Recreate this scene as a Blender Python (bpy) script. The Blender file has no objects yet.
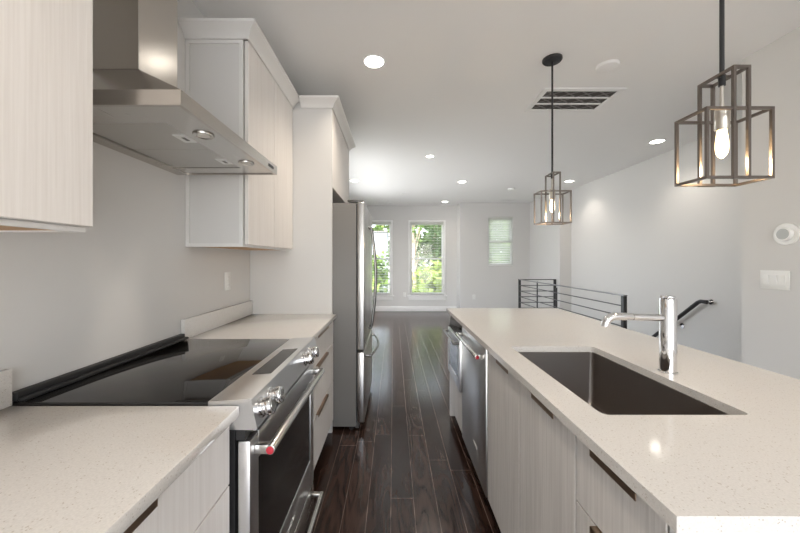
import bpy, bmesh, math, random
from mathutils import Vector, Matrix
random.seed(7)
S = bpy.context.scene
C = S.collection
R = math.radians
H = 2.755                                  # ceiling height

# ------------------------------------------------------------------ camera
cam_d = bpy.data.cameras.new('camera')
cam_d.sensor_fit = 'HORIZONTAL'
cam_d.sensor_width = 36.0
cam_d.lens = 36.0 * 326.0 / 800.0
cam_d.shift_x = 6.5 / 800.0
cam_d.shift_y = -6.2 / 800.0
cam_d.clip_start = 0.02
cam = bpy.data.objects.new('camera', cam_d)
C.objects.link(cam)
cam.location = (0, 0, 1.328)
cam.rotation_euler = (R(90), 0, 0)
S.camera = cam

# ------------------------------------------------------------------ world, sun, added fill lights, exposure
S.view_settings.view_transform = 'Standard'
S.view_settings.look = 'None'
S.view_settings.gamma = 1.0
S.view_settings.use_curve_mapping = False
S.view_settings.exposure = 0.80

w = bpy.data.worlds.new('sky'); S.world = w; w.use_nodes = True
wn = w.node_tree.nodes; wl = w.node_tree.links
bg = wn['Background']
sky = wn.new('ShaderNodeTexSky'); sky.sky_type = 'NISHITA'
sky.sun_disc = False; sky.sun_elevation = R(48); sky.sun_rotation = R(200)
sky.air_density = 1.0; sky.dust_density = 2.5; sky.ozone_density = 1.0
mixw = wn.new('ShaderNodeMix'); mixw.data_type = 'RGBA'
mixw.inputs[0].default_value = 0.55
mixw.inputs[7].default_value = (6.0, 6.2, 6.4, 1)
wl.new(sky.outputs[0], mixw.inputs[6])
wl.new(mixw.outputs[2], bg.inputs[0])
bg.inputs[1].default_value = 0.56

sd = bpy.data.lights.new('sun', 'SUN'); sd.energy = 4.5; sd.angle = R(0.6); sd.color = (1.0, 0.95, 0.86)
so = bpy.data.objects.new('sun', sd); C.objects.link(so)
so.rotation_euler = (R(40), 0, R(-25))


def area(name, loc, rot, sx, sy, energy, col):
    d = bpy.data.lights.new(name, 'AREA'); d.shape = 'RECTANGLE'; d.size = sx; d.size_y = sy
    d.energy = energy; d.color = col
    o = bpy.data.objects.new(name, d); C.objects.link(o); o.location = loc; o.rotation_euler = rot
    return o


# added fill light at an unseen opening in the wall behind the viewpoint
area('rear_fill', (0.75, -2.46, 1.2), (R(90), 0, 0), 3.2, 2.2, 2.0, (1.0, 0.98, 0.95))
# added fill aimed upward to brighten the ceiling, just inside that opening
area('rear_up_fill', (0.75, -2.35, 0.25), (R(132), 0, 0), 3.2, 1.0, 9.5, (1.0, 0.96, 0.91))
# added fill for the living room, through a made-up window past the refrigerator
area('side_fill', (-3.4, 5.6, 2.7), (0, R(-68), 0), 3.0, 4.0, 85, (0.97, 0.99, 1.0))
area('side_up_fill', (-3.9, 5.6, -0.5), (0, R(-118), 0), 2.2, 4.0, 92, (1.0, 0.98, 0.95))  # added fill aimed up at the far ceiling from below the window

# ------------------------------------------------------------------ materials
MATS = {}


def mat(name, col, rough=0.5, metal=0.0, spec=0.5, emit=None, estr=0.0, coat=0.0):
    m = bpy.data.materials.new(name); m.use_nodes = True
    b = m.node_tree.nodes['Principled BSDF']
    b.inputs['Base Color'].default_value = (*col, 1)
    b.inputs['Roughness'].default_value = rough
    b.inputs['Metallic'].default_value = metal
    b.inputs['Specular IOR Level'].default_value = spec
    b.inputs['Coat Weight'].default_value = coat
    if emit:
        b.inputs['Emission Color'].default_value = (*emit, 1)
        b.inputs['Emission Strength'].default_value = estr
    MATS[name] = m
    return m


def nodes(m):
    return m.node_tree.nodes, m.node_tree.links, m.node_tree.nodes['Principled BSDF']


def mapped(m, scale):
    n, l, b = nodes(m)
    tc = n.new('ShaderNodeTexCoord'); mp = n.new('ShaderNodeMapping')
    mp.inputs['Scale'].default_value = scale
    l.new(tc.outputs['Object'], mp.inputs['Vector'])
    return mp.outputs['Vector']


def noise(m, vec, scale, detail=3, rough=0.5):
    n, l, b = nodes(m)
    t = n.new('ShaderNodeTexNoise'); t.inputs['Scale'].default_value = scale
    t.inputs['Detail'].default_value = detail; t.inputs['Roughness'].default_value = rough
    l.new(vec, t.inputs['Vector'])
    return t.outputs['Fac']


def ramp(m, fac, stops):
    n, l, b = nodes(m)
    r = n.new('ShaderNodeValToRGB')
    while len(r.color_ramp.elements) < len(stops):
        r.color_ramp.elements.new(0.5)
    for e, (p, c) in zip(r.color_ramp.elements, stops):
        e.position = p; e.color = (*c, 1)
    l.new(fac, r.inputs[0])
    return r.outputs[0]


def bump(m, fac, strength, dist=0.001):
    n, l, b = nodes(m)
    bp = n.new('ShaderNodeBump'); bp.inputs['Strength'].default_value = strength
    bp.inputs['Distance'].default_value = dist
    l.new(fac, bp.inputs['Height']); l.new(bp.outputs[0], b.inputs['Normal'])


def paint(name, col, rough=0.55):
    m = mat(name, col, rough, spec=0.3)
    v = mapped(m, (1, 1, 1))
    f = noise(m, v, 220, 2)
    bump(m, f, 0.06, 0.0006)
    return m


def grain(name, lo, hi, rough=0.45):
    """pale laminate with a fine upright grain"""
    m = mat(name, hi, rough, spec=0.35)
    n, l, b = nodes(m)
    v = mapped(m, (1, 1, 0.022))
    f = noise(m, v, 120, 5, 0.62)
    v2 = mapped(m, (1, 1, 0.05))
    f2 = noise(m, v2, 28, 3, 0.5)
    mx = n.new('ShaderNodeMath'); mx.operation = 'MULTIPLY_ADD'
    l.new(f, mx.inputs[0]); mx.inputs[1].default_value = 0.7
    ml = n.new('ShaderNodeMath'); ml.operation = 'MULTIPLY'; l.new(f2, ml.inputs[0]); ml.inputs[1].default_value = 0.3
    l.new(ml.outputs[0], mx.inputs[2])
    c = ramp(m, mx.outputs[0], [(0.36, lo), (0.62, hi)])
    l.new(c, b.inputs['Base Color'])
    bump(m, f, 0.06, 0.0006)
    return m


def quartz(name, base):
    m = mat(name, base, 0.09, spec=0.5)
    n, l, b = nodes(m)
    v = mapped(m, (1, 1, 1))
    t = n.new('ShaderNodeTexVoronoi'); t.inputs['Scale'].default_value = 165
    l.new(v, t.inputs['Vector'])
    f = noise(m, v, 70, 2)
    sp = ramp(m, t.outputs['Distance'], [(0.0, (1, 1, 1)), (0.20, (1, 1, 1)), (0.27, (0, 0, 0))])
    sel = ramp(m, f, [(0.47, (0, 0, 0)), (0.60, (1, 1, 1))])
    mu = n.new('ShaderNodeMix'); mu.data_type = 'RGBA'; mu.blend_type = 'MULTIPLY'; mu.inputs[0].default_value = 1
    l.new(sp, mu.inputs[6]); l.new(sel, mu.inputs[7])
    f3 = noise(m, v, 260, 2)
    basec = ramp(m, f3, [(0.3, tuple(x * 0.93 for x in base)), (0.65, tuple(min(1, x * 1.03) for x in base))])
    mx = n.new('ShaderNodeMix'); mx.data_type = 'RGBA'
    l.new(mu.outputs[2], mx.inputs[0]); l.new(basec, mx.inputs[6])
    mx.inputs[7].default_value = (base[0] * 0.70, base[1] * 0.65, base[2] * 0.60, 1)
    l.new(mx.outputs[2], b.inputs['Base Color'])
    return m


def brushed(name, col, rough, stretch):
    m = mat(name, col, rough, 1.0)
    n, l, b = nodes(m)
    v = mapped(m, stretch)
    f = noise(m, v, 260, 3)
    mr = n.new('ShaderNodeMapRange'); mr.inputs[3].default_value = rough * 0.9; mr.inputs[4].default_value = rough * 1.12
    l.new(f, mr.inputs[0]); l.new(mr.outputs[0], b.inputs['Roughness'])
    bump(m, f, 0.02, 0.0002)
    return m


M_WALL = paint('wall_paint', (0.68, 0.67, 0.655))
M_CEIL = paint('ceiling_paint', (0.90, 0.895, 0.885), 0.8)
M_TRIM = mat('white_trim', (0.86, 0.855, 0.845), 0.35)
M_CROWN = mat('cabinet_white', (0.76, 0.75, 0.735), 0.4)
M_PANEL = mat('cabinet_panel', (0.68, 0.67, 0.655), 0.4)
M_GRAIN = grain('pale_grain', (0.715, 0.68, 0.65), (0.79, 0.76, 0.735))
M_GRAIN_SHADE = grain('pale_grain_shaded', (0.58, 0.555, 0.53), (0.73, 0.705, 0.68))  # same laminate, the shade on the island fronts put into its colour
M_UNDER = mat('maple_underside', (0.55, 0.33, 0.16), 0.5)
M_CARC = mat('carcass', (0.55, 0.52, 0.48), 0.5)
M_TOE = mat('toe_kick', (0.045, 0.032, 0.027), 0.5)
M_QUARTZ = quartz('quartz', (0.705, 0.682, 0.652))
M_STEEL = brushed('steel', (0.60, 0.585, 0.56), 0.26, (1, 0.02, 1))
M_STEELV = brushed('steel_upright', (0.58, 0.575, 0.565), 0.28, (1, 1, 0.02))
M_FRIDGE = mat('fridge_side', (0.175, 0.168, 0.160), 0.45)
M_HANDLE = mat('handle_steel', (0.30, 0.295, 0.29), 0.25, 1.0)
M_HOOD = brushed('hood_steel', (0.53, 0.50, 0.465), 0.24, (1, 0.02, 1))
M_HOODV = brushed('hood_steel_upright', (0.53, 0.50, 0.465), 0.24, (1, 1, 0.02))
M_OVENGL = mat('oven_glass', (0.010, 0.009, 0.009), 0.10, 0, 0.2)
M_STEEL_LIT = brushed('steel_lit', (0.74, 0.745, 0.75), 0.30, (1, 1, 0.02))  # paler bluish copy of the steel, reflected window light put into its colour
M_CHROME = mat('chrome', (0.78, 0.78, 0.79), 0.07, 1.0)
M_BRONZE = mat('bronze_pull', (0.36, 0.27, 0.20), 0.38, 1.0)
M_BLACKGL = mat('black_glass', (0.012, 0.011, 0.011), 0.04, 0, 0.6)
M_BLACK = mat('black_matte', (0.015, 0.015, 0.016), 0.45)
M_BLACKM = mat('black_iron', (0.022, 0.022, 0.024), 0.4)
M_RAILGREY = mat('rail_steel', (0.16, 0.16, 0.165), 0.35, 1.0)
M_TOPRAIL_LIT = mat('top_rail_lit', (0.30, 0.30, 0.305), 0.38, 1.0)  # light from above put into a paler metal for the long rail
M_DARKST = mat('dark_steel', (0.16, 0.155, 0.15), 0.35, 1.0)
M_SINK = brushed('sink_steel', (0.34, 0.31, 0.29), 0.33, (0.03, 1, 1))
M_PEND = mat('pendant_metal', (0.19, 0.165, 0.148), 0.36, 1.0)
M_SOCKET = mat('socket', (0.70, 0.66, 0.60), 0.3, 1.0)
M_RED = mat('red_enamel', (0.50, 0.03, 0.05), 0.25)
M_WHITEP = mat('white_plastic', (0.82, 0.82, 0.80), 0.35)
M_GREYP = mat('grey_plastic', (0.42, 0.43, 0.42), 0.35)
M_BLIND = mat('blind_slat', (0.85, 0.85, 0.84), 0.45)
n, l, b = nodes(M_BLIND)
tr = n.new('ShaderNodeBsdfTranslucent'); tr.inputs[0].default_value = (0.88, 0.88, 0.85, 1)
ms = n.new('ShaderNodeMixShader'); ms.inputs[0].default_value = 0.55
l.new(b.outputs[0], ms.inputs[1]); l.new(tr.outputs[0], ms.inputs[2]); l.new(ms.outputs[0], n['Material Output'].inputs[0])
M_LAMP = mat('lamp_lens', (0.9, 0.9, 0.9), 0.4, emit=(1.0, 0.95, 0.86), estr=9.0)
M_BULB = mat('bulb_glow', (0.9, 0.8, 0.6), 0.3, emit=(1.0, 0.72, 0.38), estr=2.6)
M_HOODLENS = mat('hood_lens', (0.75, 0.72, 0.66), 0.25)
M_FILTER = brushed('hood_filter', (0.55, 0.535, 0.51), 0.32, (1, 0.05, 1))
M_VENTDARK = mat('vent_dark', (0.07, 0.065, 0.06), 0.8)
M_VENTGREY = mat('vent_filter', (0.20, 0.19, 0.185), 0.8)

# dark hardwood planks running away from the camera
M_FLOOR = mat('hardwood', (0.05, 0.035, 0.03), 0.3, spec=0.36)
n, l, b = nodes(M_FLOOR)
tc = n.new('ShaderNodeTexCoord'); mp = n.new('ShaderNodeMapping')
mp.inputs['Rotation'].default_value = (0, 0, R(90)); mp.inputs['Location'].default_value = (0.0, 0.014, 0)
l.new(tc.outputs['Object'], mp.inputs['Vector'])
br = n.new('ShaderNodeTexBrick'); br.offset = 0.0; br.offset_frequency = 2
br.inputs['Scale'].default_value = 1.0; br.inputs['Brick Width'].default_value = 1.15
br.inputs['Row Height'].default_value = 0.125; br.inputs['Mortar Size'].default_value = 0.0016
br.inputs['Mortar Smooth'].default_value = 0.1; br.inputs['Bias'].default_value = 0.0
br.inputs['Color1'].default_value = (0.023, 0.0122, 0.0092, 1)
br.inputs['Color2'].default_value = (0.042, 0.0245, 0.0190, 1)
br.inputs['Mortar'].default_value = (0.17, 0.128, 0.11, 1)  # pale seams: highlights on the plank bevels put into the joint colour
sx = n.new('ShaderNodeSeparateXYZ'); l.new(mp.outputs[0], sx.inputs[0])
dv = n.new('ShaderNodeMath'); dv.operation = 'DIVIDE'; l.new(sx.outputs[1], dv.inputs[0]); dv.inputs[1].default_value = 0.125
fl = n.new('ShaderNodeMath'); fl.operation = 'FLOOR'; l.new(dv.outputs[0], fl.inputs[0])
wh = n.new('ShaderNodeTexWhiteNoise'); wh.noise_dimensions = '1D'; l.new(fl.outputs[0], wh.inputs['W'])
ma = n.new('ShaderNodeMath'); ma.operation = 'MULTIPLY_ADD'; l.new(wh.outputs['Value'], ma.inputs[0]); ma.inputs[1].default_value = 1.15
l.new(sx.outputs[0], ma.inputs[2])
cx_ = n.new('ShaderNodeCombineXYZ'); l.new(ma.outputs[0], cx_.inputs[0]); l.new(sx.outputs[1], cx_.inputs[1])
l.new(cx_.outputs[0], br.inputs['Vector'])
# cathedral grain: rings of a stretched, shifted noise
g1 = noise(M_FLOOR, mapped(M_FLOOR, (7.5, 1.1, 1)), 1.0, 2, 0.5)
gs = n.new('ShaderNodeMath'); gs.operation = 'MULTIPLY'; l.new(g1, gs.inputs[0]); gs.inputs[1].default_value = 70.0
gw = n.new('ShaderNodeMath'); gw.operation = 'SINE'; l.new(gs.outputs[0], gw.inputs[0])
gf = noise(M_FLOOR, mapped(M_FLOOR, (70, 4, 1)), 3.0, 4, 0.6)
gm = n.new('ShaderNodeMath'); gm.operation = 'MULTIPLY_ADD'
l.new(gw.outputs[0], gm.inputs[0]); gm.inputs[1].default_value = 0.20; l.new(gf, gm.inputs[2])
gr = ramp(M_FLOOR, gm.outputs[0], [(0.25, (0.62, 0.60, 0.60)), (0.78, (1.50, 1.46, 1.44))])
mu = n.new('ShaderNodeMix'); mu.data_type = 'RGBA'; mu.blend_type = 'MULTIPLY'; mu.inputs[0].default_value = 1
l.new(br.outputs['Color'], mu.inputs[6]); l.new(gr, mu.inputs[7])
l.new(mu.outputs[2], b.inputs['Base Color'])
mr = n.new('ShaderNodeMapRange'); mr.inputs[3].default_value = 0.13; mr.inputs[4].default_value = 0.22
l.new(gm.outputs[0], mr.inputs[0]); l.new(mr.outputs[0], b.inputs['Roughness'])
iv = n.new('ShaderNodeMath'); iv.operation = 'MULTIPLY_ADD'
l.new(br.outputs['Fac'], iv.inputs[0]); iv.inputs[1].default_value = -1.0
l.new(gm.outputs[0], iv.inputs[2])
bump(M_FLOOR, iv.outputs[0], 0.12, 0.0010)

# window glass: clear sheet with a faint reflection
M_GLASS = bpy.data.materials.new('window_glass'); M_GLASS.use_nodes = True
gn = M_GLASS.node_tree.nodes; gl = M_GLASS.node_tree.links
gn.remove(gn['Principled BSDF'])
t_ = gn.new('ShaderNodeBsdfTransparent'); g_ = gn.new('ShaderNodeBsdfGlossy'); g_.inputs['Roughness'].default_value = 0.02
mx_ = gn.new('ShaderNodeMixShader'); mx_.inputs[0].default_value = 0.05
gl.new(t_.outputs[0], mx_.inputs[1]); gl.new(g_.outputs[0], mx_.inputs[2])
gl.new(mx_.outputs[0], gn['Material Output'].inputs[0])


def leafmat(name, lo, hi):
    m = mat(name, hi, 0.6, spec=0.2)
    nn, ll, bb = nodes(m)
    f = noise(m, mapped(m, (1, 1, 1)), 1.7, 4, 0.7)
    c = ramp(m, f, [(0.35, lo), (0.65, hi)])
    ll.new(c, bb.inputs['Base Color'])
    tr = nn.new('ShaderNodeBsdfTranslucent'); ll.new(c, tr.inputs[0])
    ms = nn.new('ShaderNodeMixShader'); ms.inputs[0].default_value = 0.35
    ll.new(bb.outputs[0], ms.inputs[1]); ll.new(tr.outputs[0], ms.inputs[2])
    ll.new(ms.outputs[0], nn['Material Output'].inputs[0])
    return m


M_LEAF = leafmat('leaf_green', (0.10, 0.20, 0.04), (0.30, 0.44, 0.10))
M_LEAFY = leafmat('leaf_yellow_green', (0.19, 0.28, 0.05), (0.40, 0.50, 0.14))
M_LEAFD = leafmat('leaf_deep_green', (0.05, 0.11, 0.035), (0.17, 0.28, 0.08))
M_BARK = mat('bark', (0.42, 0.33, 0.25), 0.9)
M_GRASS = mat('lawn', (0.30, 0.30, 0.24), 0.9)
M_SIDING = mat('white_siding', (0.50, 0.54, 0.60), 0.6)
M_ROOF = mat('roof_shingle', (0.20, 0.19, 0.19), 0.8)

# ------------------------------------------------------------------ mesh helpers (world coordinates)


def add_tmp(bm, t):
    me = bpy.data.meshes.new('tmp'); t.to_mesh(me); t.free()
    bm.from_mesh(me); bpy.data.meshes.remove(me)


def bx(bm, x0, x1, y0, y1, z0, z1, bev=0.0, seg=2):
    t = bmesh.new()
    bmesh.ops.create_cube(t, size=1.0)
    for v in t.verts:
        v.co = Vector((x0 + (v.co.x + .5) * (x1 - x0), y0 + (v.co.y + .5) * (y1 - y0), z0 + (v.co.z + .5) * (z1 - z0)))
    if bev > 0:
        bmesh.ops.bevel(t, geom=t.edges[:], offset=bev, segments=seg, affect='EDGES', profile=0.5)
    bmesh.ops.recalc_face_normals(t, faces=t.faces[:])
    add_tmp(bm, t)
    return bm


def prism(bm, poly, axis, a0, a1, bev=0.0):
    """extrude a 2-D polygon along an axis; poly is in the two other axes, in xyz order"""
    t = bmesh.new()

    def P(p, a):
        return {'x': (a, p[0], p[1]), 'y': (p[0], a, p[1]), 'z': (p[0], p[1], a)}[axis]
    v0 = [t.verts.new(P(p, a0)) for p in poly]; v1 = [t.verts.new(P(p, a1)) for p in poly]
    t.faces.new(v0); t.faces.new(v1[::-1])
    k = len(poly)
    for i in range(k):
        t.faces.new((v0[i], v1[i], v1[(i + 1) % k], v0[(i + 1) % k]))
    bmesh.ops.recalc_face_normals(t, faces=t.faces[:])
    if bev > 0:
        bmesh.ops.bevel(t, geom=t.edges[:], offset=bev, segments=2, affect='EDGES', profile=0.5)
    add_tmp(bm, t)
    return bm


def cyl(bm, p0, p1, r, seg=20, r2=None, bev=0.0):
    p0 = Vector(p0); p1 = Vector(p1); d = p1 - p0
    t = bmesh.new()
    bmesh.ops.create_cone(t, cap_ends=True, segments=seg, radius1=r, radius2=r if r2 is None else r2, depth=d.length)
    if bev > 0:
        ed = [e for e in t.edges if len(e.link_faces) == 2 and any(len(f.verts) > 4 for f in e.link_faces)]
        bmesh.ops.bevel(t, geom=ed, offset=bev, segments=2, affect='EDGES', profile=0.5)
    q = Vector((0, 0, 1)).rotation_difference(d.normalized())
    for v in t.verts:
        v.co = q @ v.co + (p0 + p1) / 2
    add_tmp(bm, t)
    return bm


def tube(bm, pts, r, seg=12):
    """round bar through points; r may be a list"""
    pts = [Vector(p) for p in pts]; k = len(pts)
    rs = r if isinstance(r, (list, tuple)) else [r] * k
    t = bmesh.new(); rings = []; up = None
    for i, p in enumerate(pts):
        d = (pts[min(i + 1, k - 1)] - pts[max(i - 1, 0)]).normalized()
        if up is None:
            up = Vector((0, 0, 1)) if abs(d.z) < 0.9 else Vector((1, 0, 0))
        a = d.cross(up).normalized(); up = a.cross(d).normalized()
        rings.append([t.verts.new(p + rs[i] * (math.cos(q) * a + math.sin(q) * up)) for q in [2 * math.pi * j / seg for j in range(seg)]])
    for i in range(k - 1):
        for j in range(seg):
            t.faces.new((rings[i][j], rings[i][(j + 1) % seg], rings[i + 1][(j + 1) % seg], rings[i + 1][j]))
    t.faces.new(rings[0][::-1]); t.faces.new(rings[-1])
    bmesh.ops.recalc_face_normals(t, faces=t.faces[:])
    add_tmp(bm, t)
    return bm


def lathe(bm, prof, cx, cy, cz, axis='z', seg=32):
    """revolve (radius, height) pairs round an axis through the point"""
    t = bmesh.new(); rings = []
    for r, h in prof:
        ring = []
        for j in range(seg):
            q = 2 * math.pi * j / seg
            a, c = r * math.cos(q), r * math.sin(q)
            co = {'z': (cx + a, cy + c, cz + h), 'x': (cx + h, cy + a, cz + c), 'y': (cx + a, cy + h, cz + c)}[axis]
            ring.append(t.verts.new(co))
        rings.append(ring)
    for i in range(len(rings) - 1):
        for j in range(seg):
            t.faces.new((rings[i][j], rings[i][(j + 1) % seg], rings[i + 1][(j + 1) % seg], rings[i + 1][j]))
    t.faces.new(rings[0]); t.faces.new(rings[-1])
    bmesh.ops.remove_doubles(t, verts=t.verts[:], dist=1e-6)
    bmesh.ops.recalc_face_normals(t, faces=t.faces[:])
    add_tmp(bm, t)
    return bm


def bar(bm, p0, p1, s):
    """square bar of section s with mitred look between two points"""
    p0 = Vector(p0); p1 = Vector(p1); h = s / 2
    lo = [min(p0[i], p1[i]) - h for i in range(3)]; hi = [max(p0[i], p1[i]) + h for i in range(3)]
    return bx(bm, lo[0], hi[0], lo[1], hi[1], lo[2], hi[2])


def sheet(bm, outer, inner, z0, z1):
    """flat slab between an outer and an inner outline (a slab with a hole)"""
    t = bmesh.new(); ed = []
    for loop in (outer, inner):
        vs = [t.verts.new((x, y, z0)) for x, y in loop]
        ed += [t.edges.new((vs[i], vs[(i + 1) % len(vs)])) for i in range(len(vs))]
    bmesh.ops.triangle_fill(t, edges=ed, use_beauty=True, use_dissolve=False)
    g = bmesh.ops.extrude_face_region(t, geom=t.faces[:])
    for v in [x for x in g['geom'] if isinstance(x, bmesh.types.BMVert)]:
        v.co.z = z1
    bmesh.ops.recalc_face_normals(t, faces=t.faces[:])
    add_tmp(bm, t)
    return bm


def rrect(x0, x1, y0, y1, r, k=5):
    out = []
    for cx, cy, a in ((x1 - r, y1 - r, 0), (x0 + r, y1 - r, 90), (x0 + r, y0 + r, 180), (x1 - r, y0 + r, 270)):
        for i in range(k + 1):
            q = R(a + 90 * i / k); out.append((cx + r * math.cos(q), cy + r * math.sin(q)))
    return out


def B():
    return bmesh.new()


ORIGIN = {}


def obj(name, bm, m, parent=None, label=None, smooth=35):
    me = bpy.data.meshes.new(name)
    root = parent; off = Vector((0, 0, 0))
    while root is not None:
        off = off + root.location; root = root.parent
    for v in bm.verts:
        v.co -= off
    bm.to_mesh(me); bm.free()
    for p in me.polygons:
        p.use_smooth = True
    me.set_sharp_from_angle(angle=R(smooth))
    me.materials.append(m)
    o = bpy.data.objects.new(name, me); C.objects.link(o)
    if parent is not None:
        o.parent = parent
    if label:
        o['label'] = label
    return o


def tag(o, label, cat, group=None, kind=None):
    o['label'] = label; o['category'] = cat
    if group:
        o['group'] = group
    if kind:
        o['kind'] = kind
    return o


def thing(name, label, cat, loc, group=None):
    o = bpy.data.objects.new(name, None); C.objects.link(o)
    o.empty_display_size = 0.1
    o.location = loc
    return tag(o, label, cat, group)


def solo(name, bm, m, label, cat, loc, group=None):
    """a thing that is one mesh, with its origin at its base"""
    for v in bm.verts:
        v.co -= Vector(loc)
    o = obj(name, bm, m); o.location = loc
    return tag(o, label, cat, group)


def struct(name, bm, m, parent=None):
    o = obj(name, bm, m, parent)
    if parent is None:
        o['kind'] = 'structure'
    return o


def dup(root, loc, label, group=None):
    r = root.copy(); C.objects.link(r); r.location = loc; r['label'] = label
    if group:
        r['group'] = group
    for ch in list(root.children):
        c = ch.copy(); C.objects.link(c); c.parent = r
        for g in ch.children:
            d = g.copy(); C.objects.link(d); d.parent = c
    return r


# ------------------------------------------------------------------ the room shell
WL, WR = -1.105, 3.60
bm = B()
bx(bm, WL - 0.1, 2.65, -2.6, 8.62, -0.12, 0.0)
bx(bm, 2.65, WR, -2.6, 3.45, -0.12, 0.0)
bx(bm, 2.65, WR, 6.62, 8.62, -0.12, 0.0)
struct('floor', bm, M_FLOOR)
struct('ceiling', bx(B(), WL - 0.1, WR + 0.1, -2.6, 8.7, H, H + 0.15), M_CEIL)
bm = B()
bx(bm, WL - 0.1, WL, -2.6, 4.3, -0.12, H); bx(bm, WL - 0.1, WL, 6.9, 8.62, -0.12, H)
bx(bm, WL - 0.1, WL, 4.3, 6.9, -0.12, 0.42); bx(bm, WL - 0.1, WL, 4.3, 6.9, 2.30, H)  # opening added for the unseen side window
struct('wall_left', bm, M_WALL)


def holed(bm, x0, x1, y0, y1, holes):
    """a wall facing the camera between x0..x1 with rectangular openings (hx0, hx1, hz0, hz1)"""
    xs = x0
    for hx0, hx1, hz0, hz1 in sorted(holes):
        bx(bm, xs, hx0, y0, y1, -0.12, H)
        bx(bm, hx0, hx1, y0, y1, -0.12, hz0)
        bx(bm, hx0, hx1, y0, y1, hz1, H)
        xs = hx1
    bx(bm, xs, x1, y0, y1, -0.12, H)
    return bm


YB, YC = 8.50, 8.07
WINS = [(-0.935, -0.065, 0.42, 2.32), (0.44, 1.31, 0.42, 2.32)]
WINC = (2.345, 2.955, 1.19, 2.40)
struct('wall_back', holed(B(), WL, 1.645, YB, YB + 0.12, WINS), M_WALL)
bm = holed(B(), 1.645, 3.37, YC, YC + 0.12, [WINC])
bx(bm, 1.645, 1.70, YC + 0.12, YB + 0.12, -0.12, H)
struct('wall_back_bay', bm, M_WALL)
bm = B()
bx(bm, WR, WR + 0.12, 2.32, 6.6, -2.9, H)
bx(bm, 3.37, WR + 0.12, 6.6, YC + 0.12, -0.12, H)
struct('wall_right', bm, M_WALL)
struct('wall_side', bx(B(), 2.48, WR + 0.12, -2.6, 2.32, -0.12, H), M_WALL)
bm = holed(B(), WL, 2.48, -2.6, -2.5, [(-0.85, 2.35, 0.1, 2.3)])  # unseen opening added behind the rear fill lights
struct('wall_front', bm, M_WALL)
bm = B()
bx(bm, 2.60, 2.65, 3.45, 6.62, -2.9, -0.12)
bx(bm, 2.60, WR, 6.62, 6.7, -2.9, -0.12)
struct('wall_stairwell', bm, M_WALL)
bm = B()
for i in range(13):
    bx(bm, 2.66, WR - 0.005, 3.45 + i * 0.24, 3.45 + (i + 1) * 0.24 + 0.02, -2.85, -0.19 * (i + 1) - 0.02)
struct('floor_stairs', bm, M_FLOOR)

def base(bm, x0, x1, y0, y1):
    bx(bm, x0, x1, y0, y1, 0.0, 0.115)
    bx(bm, x0 + (0 if x1 - x0 > 0.1 else 0.0), x1, y0, y1, 0.115, 0.125)
    return bm


struct('baseboard_back', bx(B(), WL, 1.645, YB - 0.016, YB, 0, 0.13, 0.004), M_TRIM)
struct('baseboard_back_bay', bx(B(), 1.645, 3.37, YC - 0.016, YC, 0, 0.13, 0.004), M_TRIM)
struct('baseboard_left', bx(B(), WL, WL + 0.016, 3.47, YB - 0.016, 0, 0.13, 0.004), M_TRIM)
struct('baseboard_right', bx(B(), 3.354, 3.37, 6.6, YC - 0.016, 0, 0.13, 0.004), M_TRIM)
struct('baseboard_side', bx(B(), 2.464, 2.48, -2.5, 2.32, 0, 0.13, 0.004), M_TRIM)


# ------------------------------------------------------------------ windows
def sash_window(nm, x0, x1, z0, z1, y, casing):
    """double-hung window in an opening; y is the room face of the wall"""
    bm = B()
    yi, yo = y + 0.06, y + 0.10
    f = 0.022
    bx(bm, x0, x0 + f, yi, yo, z0, z1); bx(bm, x1 - f, x1, yi, yo, z0, z1)
    bx(bm, x0 + f, x1 - f, yi, yo, z0, z0 + f + 0.01); bx(bm, x0 + f, x1 - f, yi, yo, z1 - f, z1)
    win = struct(nm, bm, M_TRIM)
    zm = (z0 + z1) / 2
    s = 0.024
    for za, zb, yy in ((z0 + f, zm + 0.02, yi + 0.004), (zm - 0.02, z1 - f, yi + 0.020)):
        sb = B()
        bx(sb, x0 + f, x0 + f + s, yy, yy + 0.014, za, zb); bx(sb, x1 - f - s, x1 - f, yy, yy + 0.014, za, zb)
        bx(sb, x0 + f + s, x1 - f - s, yy, yy + 0.014, za, za + 0.04); bx(sb, x0 + f + s, x1 - f - s, yy, yy + 0.014, zb - 0.04, zb)
        so_ = struct('window_sash', sb, M_TRIM, win)
        struct('window_pane', bx(B(), x0 + f + s, x1 - f - s, yy + 0.005, yy + 0.009, za + 0.04, zb - 0.04), M_GLASS, so_)
    if casing:
        c = 0.05
        cb = B()
        bx(cb, x0 - c, x0, y - 0.018, y - 0.001, z0, z1 + c, 0.003); bx(cb, x1, x1 + c, y - 0.018, y - 0.001, z0, z1 + c, 0.003)
        bx(cb, x0, x1, y - 0.018, y - 0.001, z1, z1 + c, 0.003)
        struct('window_casing', cb, M_TRIM, win)
        struct('window_sill', bx(B(), x0 - c - 0.03, x1 + c + 0.03, y - 0.05, y + 0.06, z0 - 0.03, z0, 0.004), M_TRIM, win)
        struct('window_apron', bx(B(), x0 - c, x1 + c, y - 0.016, y - 0.001, z0 - 0.13, z0 - 0.03, 0.003), M_TRIM, win)
    else:
        struct('window_sill', bx(B(), x0, x1, y - 0.012, y + 0.06, z0, z0 + 0.02, 0.003), M_TRIM, win)
    return win


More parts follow.
